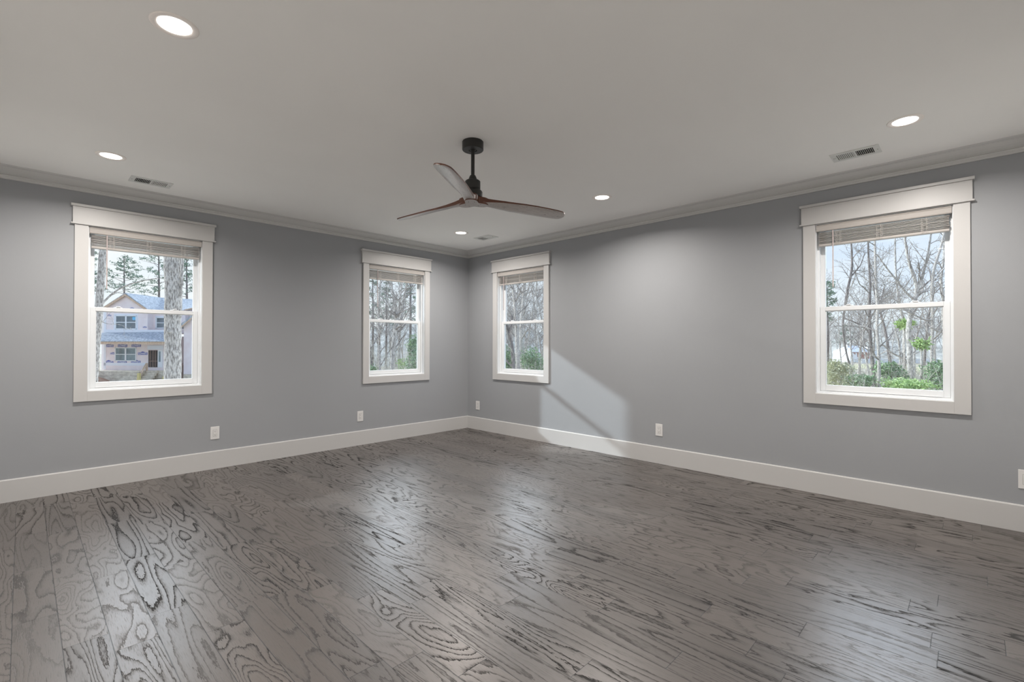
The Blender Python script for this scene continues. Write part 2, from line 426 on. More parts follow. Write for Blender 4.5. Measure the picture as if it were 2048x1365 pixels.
# ================================================================== CEILING VENTS
def make_vent(loc, rz, label):
    """long axis local x; dark bank at -x side"""
    e = empty('ceiling_vent', loc, rz, label, 'air vent', 'white ceiling air vents')
    mb = MB(); frame_rect_xy = [(-.150, -.092, .150, -.062), (-.150, .062, .150, .092), (-.150, -.062, -.112, .062), (.112, -.062, .150, .062), (-.007, -.062, .007, .062)]
    for a in frame_rect_xy: mb.box(a[0], a[1], -.006, a[2], a[3], 0)
    mb.build('face_frame', m_vent, e, bevel=.001)
    MB().box(-.113, -.063, -.0012, .113, .063, 0).build('duct_opening', m_duct, e, label='dark duct opening')
    for sgn in (-1, 1):
        for i in range(9):
            cx = sgn*(.0135+i*.0112); mb = MB()
            dx = .0030 if sgn < 0 else .0045
            if sgn < 0: mb.prism([(cx-.0010, -.0034), (cx+.0010, -.0034), (cx+.0010, -.0012), (cx-.0010, -.0012)], 1, -.062, .062)
            else: mb.prism([(cx-dx, -.0048), (cx-dx+.0012, -.0054), (cx+dx, -.0030), (cx+dx-.0012, -.0022)], 1, -.062, .062)
            mb.build('louver', m_vent, e)
    for sx in (-.135, .135):
        mb = MB(); mb.lathe([(0, -.0075), (.003, -.007), (.0035, -.006)], 10, (sx, 0, 0)); mb.build('screw', m_duct, e)
    mb = MB(); mb.tube([(.118, .01, -.006), (.126, .014, -.013), (.128, .026, -.013)], .0015, 5); mb.build('damper_lever', m_vent, e)
    return e
make_vent((-4.079, -.447, H), 0, 'ceiling vent above the window with the pink house, near the left edge')
make_vent((-.514, -5.06, H), PI/2, 'ceiling vent above the large right window')
make_vent((-.525, -.981, H), -PI/2, 'ceiling vent nearest the room corner')

# ================================================================== OUTLETS
def make_outlet():
    e = empty('wall_outlet')
    mb = MB(); mb.box(-.041, -.006, -.066, .041, 0, .066); mb.build('plate', m_plate, e, bevel=.0025)
    mb = MB(); mb.box(-.0175, -.0085, -.034, .0175, -.006, .034); ins = mb.build('receptacle', m_plate, e, bevel=.0008)
    mb = MB(); mb.box(-.0187, -.0064, -.0352, .0187, -.006, .0352); mb.build('gap', m_slot, e, label='dark gap around the receptacle')
    mb = MB()
    for zc in (.016, -.019):
        mb.box(-.0075, -.0089, zc, -.0050, -.0084, zc+.009); mb.box(.0050, -.0089, zc+.001, .0072, -.0084, zc+.008)
        mb.tube([(0, -.0084, zc-.006), (0, -.0089, zc-.006)], .0030, 10)
    mb.build('slots', m_slot, ins, label='black plug slots')
    return e
OL = [((-3.4605, 0, .372), 0, 'wall outlet below and just right of the window with the pink house'),
      ((-1.8205, 0, .371), 0, 'wall outlet below the left edge of the left wall window nearest the corner'),
      ((0, -.239, .368), -PI/2, 'wall outlet beside the room corner, in the shade'),
      ((0, -3.216, .366), -PI/2, 'wall outlet in the middle of the long right wall'),
      ((0, -5.954, .365), -PI/2, 'wall outlet cut by the right edge of the picture')]
out0 = make_outlet()
for i, (loc, rz, lb) in enumerate(OL):
    o = out0 if i == 0 else copy_tree(out0)
    o.location = loc; o.rotation_euler = (0, 0, rz); tag(o, lb, 'outlet', 'white wall outlets above the baseboard')

# ================================================================== CEILING FAN
FX, FY = -2.6445, -3.142
def make_fan():
    e = empty('ceiling_fan', (FX, FY, H), 0, 'black ceiling fan with three carved wooden blades', 'ceiling fan')
    mb = MB(); mb.lathe([(0, 0), (.073, 0), (.0755, -.003), (.0755, -.057), (.072, -.061), (.030, -.061), (.028, -.054), (0, -.054)], 64)
    mb.build('canopy', m_black, e)
    mb = MB(); mb.lathe([(0, -.052), (.024, -.052), (.024, -.058), (.016, -.064), (.0128, -.066), (.0128, -.255), (0, -.255)], 40, smooth=False); mb.build('downrod', m_black, e)
    mb = MB(); mb.lathe([(0, -.240), (.018, -.240), (.022, -.246), (.031, -.268), (.033, -.274), (.034, -.282), (0, -.282)], 40); mb.build('coupling', m_black, e)
    mb = MB(); mb.lathe([(0, -.278), (.048, -.278), (.054, -.284), (.054, -.336), (.051, -.339), (.051, -.343), (0, -.343)], 56); mb.build('motor_housing', m_black, e)
    mb = MB(); mb.lathe([(0, -.341), (.050, -.341), (.056, -.345), (.0665, -.355), (.069, -.361), (.069, -.398), (0, -.398)], 56); mb.build('lower_housing', m_black, e)
    # hub: rounded three-lobed wooden plate; blades: thick lofted boards
    zb = -.446; zt = -.398
    ANG = [-21.0, 99.0, 214.5]
    mb = MB(); n = 96; ring = []
    for k in range(n):
        a = 2*PI*k/n; r = .086+.030*math.cos(3*(a-R(ANG[0])))
        ring.append((r*math.cos(a), r*math.sin(a)))
    vb = [(x, y, zb) for x, y in ring]; vt = [(x*1.0, y*1.0, zt) for x, y in ring]
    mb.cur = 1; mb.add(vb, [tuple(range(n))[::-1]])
    mb.cur = 0; mb.add(vt, [tuple(range(n))])
    mb.add(vb+vt, [(k, (k+1) % n, n+(k+1) % n, n+k) for k in range(n)], True)
    hub = mb.build('hub_plate', [m_walnut, m_walnut_glare], e)
    mb = MB()
    for k in range(6):
        a = R(ANG[0]+30+60*k+ (8 if k % 2 else -8)); mb = MB()
        mb.lathe([(0, -.0008), (.0035, -.0008), (.0035, .001)], 10, (.056*math.cos(a), .056*math.sin(a), zb)); mb.build('screw', m_black, hub)
    # (s, half width front (right hand), half width back, pitch deg, z mid, thickness)
    ST = [(.060, .046, .046, 0, -.420, .038), (.095, .042, .042, 3, -.420, .036), (.13, .040, .041, 8, -.421, .032), (.17, .041, .045, 12, -.422, .027),
          (.22, .046, .052, 14, -.424, .022), (.30, .053, .060, 14, -.427, .018), (.40, .058, .066, 14, -.428, .015), (.50, .060, .068, 14, -.431, .014),
          (.60, .058, .067, 13.5, -.434, .013), (.68, .054, .064, 13, -.437, .012), (.715, .047, .060, 13, -.438, .012), (.735, .036, .053, 13, -.439, .011),
          (.748, .020, .040, 13, -.439, .010), (.754, -.005, .018, 13, -.440, .008)]
    for bi, ang in enumerate(ANG):
        a = R(ang); u = Vector((math.cos(a), math.sin(a), 0)); rt = Vector((math.sin(a), -math.cos(a), 0))
        mb = MB(); m = 8; secs = []
        for (s, wf, wb_, p, zm, th) in ST:
            tp = R(p); lo = []; up = []
            for j in range(m+1):
                q = -wb_+(wf+wb_)*j/m   # towards right hand
                cam_ = (1-((2*j/m-1)**2))   # slight belly
                ed = 1.0 if 0 < j < m else .72
                c = u*s+rt*(q*math.cos(tp))+Vector((0, 0, zm+q*math.sin(tp)))
                nn = Vector((0, 0, 1))*math.cos(tp)-rt*math.sin(tp)
                lo.append(c-nn*(th/2*ed)-nn*(.002*cam_)); up.append(c+nn*(th/2*ed)+nn*(.001*cam_))
            secs.append(lo+up[::-1])
        vs = [v for sct in secs for v in sct]; K = 2*(m+1)
        und = []; oth = []
        for i in range(len(ST)-1):
            for k in range(K):
                k2 = (k+1) % K; f = (i*K+k, i*K+k2, (i+1)*K+k2, (i+1)*K+k)
                (und if k < m else oth).append(f)
        o0 = len(mb.v); mb.v += [tuple(v) for v in vs]
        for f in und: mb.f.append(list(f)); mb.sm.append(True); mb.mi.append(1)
        for f in oth: mb.f.append(list(f)); mb.sm.append(True); mb.mi.append(0)
        for f in (tuple(range(K))[::-1], tuple((len(ST)-1)*K+k for k in range(K))): mb.f.append(list(f)); mb.sm.append(False); mb.mi.append(0)
        # local coords with the blade along X so the grain follows it
        rot = Matrix.Rotation(-a, 4, 'Z'); mb.v = [tuple(rot @ Vector(v)) for v in mb.v]
        b = mb.build('blade', [m_walnut, m_walnut_glare], e); b.rotation_euler = (0, 0, a)
        b.data.set_sharp_from_angle(angle=R(38))
    return e
make_fan()

# ================================================================== OUTSIDE
GZ = -3.0
m_bark = mat('bark_grey', two((.32, .295, .27), (.80, .75, .70), 9, (1, 1, .35), .6, .38, .62), rough=.9, spec=.1)
m_bark_pale = mat('bark_pale', two((.27, .235, .21), (.78, .72, .66), 30, (1, 1, .30), .9, .38, .58, bd=.04), rough=.9, spec=.1)
m_bark_dark = mat('bark_dark', two((.15, .13, .125), (.36, .32, .30), 6, (1, 1, .4), .3), rough=.9, spec=.1)
m_twig = mat('twig_grey', two((.21, .185, .17), (.52, .475, .44), 3), rough=.9, spec=.1)
m_brush = mat('brush_tan', two((.34, .31, .26), (.88, .83, .72), 2), rough=.9, spec=.1)
def leaf(name, c1, c2, sc=2.2):
    def f(T, b):
        co = obco(T); n = T.n('ShaderNodeTexNoise', {'Vector': co, 'Scale': sc, 'Detail': 4, 'Roughness': .7})
        link(T, T.ramp(n.outputs[0], [(.35, c1), (.65, c2)]), b, 'Base Color')
    return mat(name, f, rough=.6, spec=.3)
m_pine = leaf('pine_needles', (.12, .19, .14), (.30, .40, .30), 1.5)
m_ever = leaf('evergreen_leaves', (.08, .16, .08), (.50, .68, .38), 4.5)
m_lime = leaf('bright_leaves', (.22, .38, .12), (.74, .90, .42), 4.5)
m_straw = leaf('dry_straw_leaves', (.30, .31, .17), (.76, .76, .52), 3.5)
m_brown = leaf('dead_brown_leaves', (.10, .05, .035), (.22, .12, .08), 2.0)
m_ground = mat('leaf_litter', two((.38, .33, .25), (.70, .62, .50), .6, (1, 1, 1), .5, .35, .65, detail=8, bd=.1), rough=.95, spec=.05)
m_clay = mat('red_clay', two((.45, .24, .16), (.62, .42, .30), 1.2), rough=.95, spec=.05)
m_lawn = mat('dry_lawn', two((.60, .55, .32), (.72, .66, .42), 1.0), rough=.95, spec=.05)

def gpoint(px, Z):
    p = at(px, 688, Z); return Vector((p.x, p.y, GZ))

# ground with gentle undulation
mb = MB(); NG = 60; SZ = 260.0
rg = random.Random(3)
gh = {}
for i in range(NG+1):
    for j in range(NG+1):
        x = -160+i*(SZ+160)/NG; y = -160+j*(SZ+160)/NG
        d = math.hypot(x+4.9, y+5.7)
        gh[i, j] = (x, y, GZ + (rg.uniform(-.08, .08) if d > 12 else 0) - .02)
mb.add([gh[i, j] for i in range(NG+1) for j in range(NG+1)], [(i*(NG+1)+j, (i+1)*(NG+1)+j, (i+1)*(NG+1)+j+1, i*(NG+1)+j+1) for i in range(NG) for j in range(NG)], True)
mb.build('ground', m_ground, kind='structure')
# wooded ridge beyond the wood
m_ridge = mat('far_wood', two((.38, .37, .33), (.78, .74, .66), .35, (1, 1, 1.5), 0, .35, .65, detail=8), rough=.95, spec=.05)
mb = MB(); rr_ = random.Random(8); vs = []; NR = 90
for i in range(NR+1):
    az = R(YAW+25-73*i/NR); dist = 120+80*min(1, max(0, (i-20)/30)); x, y = CP.x+math.cos(az)*dist, CP.y+math.sin(az)*dist
    top = dist*.035+2.2+1.1*math.sin(i*.5)+rr_.uniform(-.8, .8)
    for q, (dd, hh) in enumerate(((-25, GZ-.5), (-10, GZ+.35*(top-GZ)), (0, top*.85), (8, top), (25, top*.7), (60, GZ-.5))):
        vs.append((x+math.cos(az)*dd, y+math.sin(az)*dd, hh))
mb.add(vs, [(i*6+q, i*6+q+1, (i+1)*6+q+1, (i+1)*6+q) for i in range(NR) for q in range(5)], True)
mb.build('wooded_ridge', m_ridge, kind='structure')
# house walls below the room so the room stands on the ground
MB().box(X0-TW, Y0-TW, GZ, TW, TW, -.2).build('wall_lower', m_vinyl, kind='structure')

def wander(p, d, L, r0, r1, n, rnd, wob, grav=0.0):
    pts = [Vector(p)]; rad = [r0]; d = Vector(d).normalized()
    for i in range(n):
        d = (d+Vector((rnd.gauss(0, wob), rnd.gauss(0, wob), rnd.gauss(0, wob)+grav))).normalized()
        pts.append(pts[-1]+d*(L/n)); rad.append(r0+(r1-r0)*(i+1)/n)
    return pts, rad, d
def twigs(mb, pts, rad, L, depth, rnd, n, start=.25, sides=3, up=.15, minr=.006):
    """grow side shoots off a polyline"""
    N = len(pts)-1
    for k in range(n):
        t = start+(1-start)*(k+rnd.random())/n; i = min(int(t*N), N-1); f = t*N-i
        p = pts[i].lerp(pts[i+1], f); r = rad[i]*(1-f)+rad[i+1]*f
        ax = (pts[i+1]-pts[i]).normalized(); side = ax.orthogonal().normalized()
        side = Matrix.Rotation(rnd.uniform(0, 2*PI), 3, ax) @ side
        d = (ax*rnd.uniform(.35, .9)+side).normalized()+Vector((0, 0, up))
        l = L*rnd.uniform(.55, 1.1)*(1.1-.45*t); rr = max(r*rnd.uniform(.4, .62), minr)
        P, Q, _ = wander(p, d, l, rr, max(rr*.35, minr*.7), 4 if depth > 1 else 3, rnd, .17, .03)
        mb.tube(P, Q, sides if depth < 3 else 4, cap=False)
        if depth > 1: twigs(mb, P, Q, l*.55, depth-1, rnd, max(3, int(n*.62)), .2, 3, up, minr)
def bare_tree(seed, h=14, r=.2, n1=13, minr=.010, fork=.5, m_t=None, m_b=None, lean=0.0, wob=.05, first=.25):
    rnd = random.Random(seed); e = empty('bare_tree')
    mb = MB(); P, Q, d = wander((0, 0, -.3), (lean, 0, 1), h, r, r*.18, 12, rnd, wob); mb.tube(P, Q, 9)
    stems = [(P, Q)]
    if rnd.random() < fork:
        i = rnd.randint(3, 5); P2, Q2, _ = wander(P[i], (rnd.uniform(-.35, .35), rnd.uniform(-.35, .35), 1), h*.6, Q[i]*.75, r*.12, 9, rnd, wob*1.3); mb.tube(P2, Q2, 7); stems.append((P2, Q2))
    mb.build('trunk', m_t or m_bark, e)
    bb = MB()
    for P, Q in stems: twigs(bb, P, Q, h*.30, 3, rnd, n1, first, 4, .25, minr)
    bb.build('branches', m_b or m_twig, e)
    return e
VAR = [bare_tree(11, 15, .19, 13, .011), bare_tree(12, 13, .15, 12, .011, 1.0), bare_tree(13, 17, .24, 14, .012, .6, m_bark_dark), bare_tree(14, 11, .10, 11, .009, 0, m_bark_pale),
       bare_tree(15, 14, .16, 13, .010, 1, m_bark_pale, wob=.09)]
VLAB = ['tall straight bare tree in the wood beyond the windows', 'forked bare tree in the wood beyond the windows', 'thick dark trunked bare tree in the wood beyond the windows',
        'thin pale bare sapling in the wood beyond the windows', 'crooked pale bare tree in the wood beyond the windows']
used = set()
def put(vi, x, y, s, rz, label=None, group='bare trees in the wood outside'):
    o = VAR[vi] if vi not in used else copy_tree(VAR[vi])
    used.add(vi); o.location = (x, y, GZ); o.scale = (s, s, s); o.rotation_euler = (0, 0, rz)
    return tag(o, label or VLAB[vi], 'tree', group)
rw = random.Random(77)
def scatter(px0, px1, z0, z1, n, kinds, smin=.8, smax=1.15):
    for k in range(n):
        px = px0+(px1-px0)*(k+rw.random())/n; Z = rw.uniform(z0, z1); p = gpoint(px, Z)
        put(rw.choice(kinds), p.x, p.y, rw.uniform(smin, smax), rw.uniform(0, 6.28))
scatter(690, 880, 48, 62, 9, [0, 1, 2, 3, 3, 4]); scatter(690, 880, 64, 100, 11, [0, 1, 2, 3, 4], .85, 1.1)
scatter(985, 1110, 48, 62, 7, [0, 1, 3, 4, 4]); scatter(985, 1110, 64, 100, 7, [0, 1, 3, 4], .85, 1.1)
scatter(1620, 1930, 52, 75, 13, [0, 1, 2, 4, 4, 3]); scatter(1620, 1930, 130, 175, 30, [0, 1, 2, 4], .75, .95)

# the wood goes on between and beside the windows
scatter(520, 690, 60, 95, 7, [0, 1, 2, 4]); scatter(880, 985, 46, 90, 9, [0, 1, 2, 3, 4]); scatter(1110, 1620, 48, 90, 30, [0, 1, 2, 3, 4], .85, 1.15)
scatter(1930, 2700, 40, 75, 18, [0, 1, 2, 3, 4]); scatter(-700, 100, 50, 95, 12, [0, 1, 2, 4])

# --- trees drawn stem by stem where they stand
def stem_tree(name, label, Z, stems, seed, m_t, m_b=None, n=9, L=2.6, depth=2, minr=.009, cat='tree', group=None, up=.25, start=.1, jit=.25):
    rnd = random.Random(seed); b0 = stems[0][0]; base = at(b0[0], b0[1], Z); base.z = GZ
    e = empty(name, base, 0, label, cat, group); mb = MB(); bb = MB()
    for si, st in enumerate(stems):
        P = []; Q = []; off = Vector((0, 0, 0)); sd = rnd.uniform(-1, 1)
        for i, (x, y, wpx) in enumerate(st):
            dz = 0 if si == 0 else sd*jit*i
            p = at(x, y, Z+dz)-base; P.append(p); Q.append(wpx/2*(Z+dz)/FPX)
        if si == 0 and P[0].z > .05: P.insert(0, Vector((P[0].x*.5, P[0].y*.5, -.3))); Q.insert(0, Q[0]*1.2)
        # smooth refine
        PP = []; QQ = []
        for i in range(len(P)-1):
            p0 = P[max(i-1, 0)]; p1 = P[i]; p2 = P[i+1]; p3 = P[min(i+2, len(P)-1)]
            for k in range(5):
                t = k/5; a = 2*p1; b = p2-p0; c = 2*p0-5*p1+4*p2-p3; d = -p0+3*p1-3*p2+p3
                PP.append((a+b*t+c*t*t+d*t**3)*.5); QQ.append((Q[i]*(1-t)+Q[i+1]*t)*rnd.uniform(.94, 1.06))
        PP.append(P[-1]); QQ.append(Q[-1])
        mb.tube(PP, QQ, 12 if Q[0] > .1 else 7)
        if n: twigs(bb, PP, QQ, L, depth, rnd, n, start if si else .3, 4, up, minr)
    mb.build('trunk', m_t, e)
    if n: bb.build('branches', m_b or m_twig, e)
    return e
def rough_tree(e, amp, seed):
    rnd = random.Random(seed); me = [c for c in e.children if c.name.startswith('trunk')][0].data
    return e
stem_tree('hardwood_tree', 'pale slender leaning trunk with an arching bough beside the pink house', 16,
          [[(184, 860, 14), (188, 765, 13), (192, 700, 13), (199, 600, 13), (205, 520, 13), (212, 430, 12), (222, 300, 9)],
           [(201, 614, 5), (209, 603, 4), (220, 592, 3.6), (236, 580, 3.2), (256, 570, 2.8), (285, 562, 2.2), (318, 557, 1.6), (338, 558, .9)],
           [(205, 560, 2), (196, 560, 1.6), (180, 545, 1.2), (165, 540, .8)], [(196, 640, 1.6), (215, 648, 1.2), (240, 650, .9), (262, 660, .6)],
           [(198, 590, 1.6), (185, 586, 1.1), (165, 570, .8)]],
          21, m_bark_pale, n=4, L=.55, depth=2, minr=.0035, jit=.12)
bigt = stem_tree('hardwood_tree', 'thick pale rough barked trunk in front of the pink house', 13,
          [[(345, 900, 32), (345, 775, 28.5), (346, 700, 28), (345.5, 640, 29), (347, 600, 28), (347, 560, 30), (346, 520, 31), (347, 480, 35), (348, 430, 38), (350, 330, 38)],
           [(338, 660, 3), (334, 645, 1.8), (331, 634, 1.4), (327, 628, .8)], [(358, 600, 6), (362, 580, 5), (364, 560, 5), (366, 520, 4), (371, 470, 4)]],
          22, m_bark_pale, n=0, jit=.02)
mb = MB(); mb.lathe([(.035, 0), (.045, .012), (.03, .022), (.015, .014), (0, .006)], 14)
kn = mb.build('knot', m_bark_pale, bigt); kn.location = at(338, 663, 12.78)-bigt.location; kn.rotation_euler = (R(80), 0, R(-20))

stem_tree('hardwood_tree', 'grey trunk forking into three stems in the middle of the left corner window', 40,
          [[(783, 770, 9.5), (784, 752, 9), (786, 700, 8.5), (790, 665, 8.5), (794, 640, 8), (798, 620, 5), (801, 590, 4.5), (805, 555, 4), (806, 500, 3)],
           [(792, 645, 6), (790, 620, 4.5), (786, 590, 4), (782, 555, 3.5), (778, 510, 2.5)],
           [(794, 640, 6), (804, 612, 4.6), (811, 580, 4.2), (818, 545, 3.5), (824, 500, 2.5)],
           [(786, 700, 2.5), (779, 675, 2), (773, 655, 1.6), (764, 645, 1)]], 23, m_bark, n=10, L=2.6, minr=.010)
stem_tree('hardwood_tree', 'thin straight grey trunk in the left half of the left corner window', 38,
          [[(760, 770, 5.5), (760, 750, 5), (759, 700, 4.6), (757.5, 640, 4.4), (759, 590, 4), (763, 540, 3.4), (766, 480, 2.5)],
           [(758, 680, 2), (766, 658, 1.6), (774, 640, 1.2), (782, 628, .8)]], 24, m_bark_pale, n=12, L=2.6, minr=.010)
stem_tree('hardwood_tree', 'winding dark stemmed trunk leftmost in the right corner window', 38,
          [[(1027, 775, 8), (1027, 740, 8), (1025, 700, 7), (1021, 678, 6), (1018, 662, 4.5), (1024, 648, 3.5), (1024, 632, 3)],
           [(1021, 678, 5), (1014, 655, 4), (1009, 630, 3.4), (1006, 600, 3), (1008, 560, 2.4)]], 25, m_bark_dark, n=9, L=2.2, minr=.010)
stem_tree('hardwood_tree', 'middle of three close pale trunks in the right corner window', 40,
          [[(1035, 775, 9), (1036, 740, 8.5), (1035, 700, 8.5), (1033, 650, 7.5), (1030, 610, 6.5), (1026, 570, 5.5), (1023, 530, 5), (1020, 470, 4)],
           [(1031, 620, 3.5), (1036, 580, 3), (1039, 540, 2.6), (1041, 500, 2)]], 26, m_bark_pale, n=10, L=2.6, minr=.010)
stem_tree('hardwood_tree', 'palest right hand trunk of three in the right corner window', 42,
          [[(1044, 775, 9), (1045, 740, 8.5), (1043, 700, 8), (1043, 650, 7.5), (1047, 600, 6.5), (1050, 550, 6.5), (1052, 490, 5.5), (1053, 430, 4)],
           [(1046, 610, 3.5), (1056, 580, 3), (1063, 550, 2.6), (1070, 510, 2)]], 27, m_bark_pale, n=10, L=2.6, minr=.010)
stem_tree('hardwood_tree', 'slim trunk at the right side of the right corner window', 44,
          [[(1076, 775, 3.6), (1076, 700, 3.4), (1074, 640, 3.2), (1073, 580, 3), (1076, 520, 2.6), (1074, 460, 2)]], 28, m_bark, n=13, L=3.2, minr=.014)
W4G = None
stem_tree('hardwood_tree', 'dark upright trunk left of the pale one in the large right window', 44,
          [[(1748, 775, 7.5), (1747, 750, 7), (1744, 715, 6.5), (1741, 680, 5.6), (1739, 640, 5), (1739.5, 600, 4.6), (1740, 560, 4), (1737, 510, 3.4), (1735, 430, 2.4)],
           [(1739, 645, 3), (1744, 632, 2.6), (1752, 618, 2.2), (1762, 600, 1.8), (1770, 570, 1.4)],
           [(1741, 668, 4), (1728, 655, 3.2), (1712, 646, 2.6), (1697, 640, 2), (1688, 636, 1)]], 31, m_bark_dark, n=12, L=3.4, minr=.014)
stem_tree('hardwood_tree', 'pale slender trunk reaching the sill in the large right window', 40,
          [[(1758, 800, 6.5), (1758, 779, 6.3), (1758, 740, 5.8), (1757, 700, 5.4), (1754, 655, 5.2), (1755, 620, 5), (1753, 580, 4.8), (1751, 530, 4.2), (1749, 450, 3.4)],
           [(1755, 622, 3.4), (1762, 606, 2.8), (1768, 592, 2.2), (1770, 570, 1.6)]], 32, m_bark_pale, n=11, L=3.0, minr=.014)
stem_tree('hardwood_tree', 'stout grey trunk splitting into spreading limbs in the large right window', 46,
          [[(1824, 780, 11), (1821, 740, 10.5), (1819, 700, 9.4), (1817, 660, 9), (1822, 626, 8.5), (1831, 596, 8), (1834, 575, 7), (1827, 552, 5.5), (1819, 528, 4.8), (1813, 500, 4.2), (1807, 460, 3.4), (1800, 420, 2)],
           [(1832, 580, 6), (1843, 560, 5.4), (1849, 536, 4.6), (1856, 508, 3.8), (1862, 470, 3), (1872, 430, 2)],
           [(1829, 600, 4.6), (1812, 585, 4), (1800, 570, 3.6), (1786, 552, 3), (1770, 532, 2.6), (1756, 512, 2), (1738, 498, 1.2)],
           [(1834, 588, 4), (1852, 580, 3.4), (1870, 560, 2.8), (1890, 535, 2.2), (1910, 520, 1.5)],
           [(1822, 622, 3), (1806, 617, 2.6), (1790, 600, 2), (1772, 590, 1.4)]], 33, m_bark, n=11, L=3.3, minr=.014)
stem_tree('hardwood_tree', 'thin twisting trunk leftmost in the large right window', 45,
          [[(1712, 790, 4.4), (1707, 765, 4), (1703, 742, 3.8), (1694, 712, 3.4), (1689, 684, 3.2), (1686, 660, 3.2), (1687, 635, 3.6), (1692, 600, 4.4), (1696, 575, 4.4), (1702, 550, 4.2), (1704, 520, 3.6), (1702, 480, 3), (1700, 420, 2)],
           [(1700, 556, 3), (1712, 542, 2.4), (1722, 528, 1.8), (1730, 505, 1.2)]], 34, m_bark_dark, n=12, L=3.0, minr=.014)
stem_tree('hardwood_tree', 'thin grey trunk just left of the stout one in the large right window', 50,
          [[(1806, 780, 5.4), (1806, 740, 5.2), (1807, 700, 5), (1808, 650, 5), (1800, 612, 4.2), (1795, 580, 3.6), (1791, 530, 3.2), (1790, 460, 2.4)],
           [(1757, 700, 1.2), (1765, 690, 3), (1784, 706, 3.6), (1800, 714, 4), (1815, 722, 4.6)]], 35, m_bark, n=12, L=3.2, minr=.014)
stem_tree('hardwood_tree', 'pale trunk at the right side of the large right window', 44,
          [[(1862, 790, 5.5), (1863, 740, 5.4), (1864, 690, 5.2), (1866, 640, 5.4), (1864, 590, 5), (1868, 540, 4.6), (1880, 500, 4), (1890, 460, 3)],
           [(1865, 640, 3), (1850, 640, 3), (1832, 632, 3), (1812, 622, 2.4), (1800, 616, 1.4)],
           [(1860, 655, 3), (1874, 662, 2.6), (1888, 668, 2)]], 36, m_bark_pale, n=11, L=3.2, minr=.014)
stem_tree('hardwood_tree', 'grey trunk against the right edge of the large right window', 48,
          [[(1893, 790, 6), (1890, 740, 5.6), (1888, 690, 5.6), (1886, 640, 5), (1886, 600, 5), (1882, 560, 4.5), (1888, 510, 4), (1886, 440, 3)]], 37, m_bark, n=13, L=3.4, minr=.014)
# fine brushwood: nobody could count it
def brush(name, label, px0, px1, Z0, Z1, n, h, m, seed):
    rnd = random.Random(seed); mb = MB()
    for k in range(n):
        p = gpoint(rnd.uniform(px0, px1), rnd.uniform(Z0, Z1)); L = h*rnd.uniform(.5, 1.2)
        P, Q, _ = wander(p, (rnd.uniform(-.35, .35), rnd.uniform(-.35, .35), 1), L, rnd.uniform(.012, .03), .006, 5, rnd, .2); mb.tube(P, Q, 3, cap=False)
        twigs(mb, P, Q, L*.4, 2 if n < 200 else 1, rnd, 5, .15, 3, .15, .006)
    o = mb.build(name, m, None); tag(o, label, 'brushwood', None, 'stuff'); return o
brush('undergrowth', 'tangle of bare grey undergrowth in the wood behind the left corner window', 690, 880, 36, 70, 330, 4.6, m_brush, 41)
brush('undergrowth', 'tangle of bare grey undergrowth behind the right corner window', 985, 1110, 36, 70, 230, 4.4, m_brush, 42)
brush('undergrowth', 'bare brushwood between the shrubs below the large right window', 1640, 1910, 36, 62, 190, 3.4, m_brush, 43)

brush('undergrowth', 'bare brushwood running on behind the long right wall', 1110, 1640, 38, 64, 260, 3.8, m_brush, 44)
brush('undergrowth', 'bare brushwood straight behind the room corner', 880, 985, 38, 64, 120, 4.2, m_brush, 45)
# --- leafy things
def leaves(mb, c, rad, n, size, rnd, shell=.35, flat=1.0):
    c = Vector(c)
    for k in range(n):
        d = Vector((rnd.gauss(0, 1), rnd.gauss(0, 1), rnd.gauss(0, 1))).normalized()
        q = rnd.uniform(shell, 1)**.6
        p = c+Vector((d.x*rad[0], d.y*rad[1], d.z*rad[2]))*q
        a = Vector((rnd.gauss(0, 1), rnd.gauss(0, 1), rnd.gauss(0, 1)*flat)).normalized(); b = a.orthogonal().normalized()
        b = Matrix.Rotation(rnd.uniform(0, 6.28), 3, a) @ b
        s = size*rnd.uniform(.6, 1.4); mb.add([p-a*s, p+b*s*.35, p+a*s, p-b*s*.35], [(0, 1, 2, 3)])
def shrub(name, label, px, Z, w, h, m, seed, n=1500, size=.12, z0=0.0, cat='shrub', group=None, lobes=13):
    rnd = random.Random(seed); p = gpoint(px, Z); e = empty(name, p, 0, label, cat, group)
    mb = MB()
    for k in range(6):
        P, Q, _ = wander((0, 0, -.1), (rnd.uniform(-.6, .6)*w/h, rnd.uniform(-.6, .6)*w/h, 1), h*.85, .03, .008, 5, rnd, .12); mb.tube(P, Q, 4)
    mb.build('stem', m_bark, e)
    mb = MB()
    for k in range(lobes):
        a = rnd.uniform(0, 6.28); q = rnd.uniform(0, .55)
        s_ = rnd.uniform(.55, 1.15)
        leaves(mb, (math.cos(a)*q*w/2, math.sin(a)*q*w/2, z0+h*rnd.uniform(.22, .80)), (w*.30*s_, w*.30*s_, h*.22*s_), int(n*.75)//lobes, size, rnd, .05)
    mb.build('foliage', m, e); return e
shrub('evergreen_shrub', 'dark layered evergreen shrub in the centre of the large right window', 1780, 42, 3.0, 3.3, m_ever, 51, 2600, .16)
shrub('leafy_shrub', 'bright green spreading shrub at the foot of the large right window', 1826, 36, 4.2, 1.9, m_lime, 52, 3000, .13)
shrub('leafy_shrub', 'green shrub at the lower right of the large right window', 1872, 40, 3.0, 3.4, m_ever, 53, 2200, .15)
shrub('dry_shrub', 'straw coloured brushy shrub at the lower left of the large right window', 1672, 38, 3.6, 3.6, m_straw, 54, 2600, .12)
shrub('leafy_shrub', 'low green shrub left of the pale slender trunk', 1718, 40, 3.2, 2.0, m_ever, 55, 1800, .14)
shrub('leafy_shrub', 'rounded green shrub at the lower left of the left corner window', 746, 44, 2.0, 1.9+.6, m_ever, 56, 1600, .13)
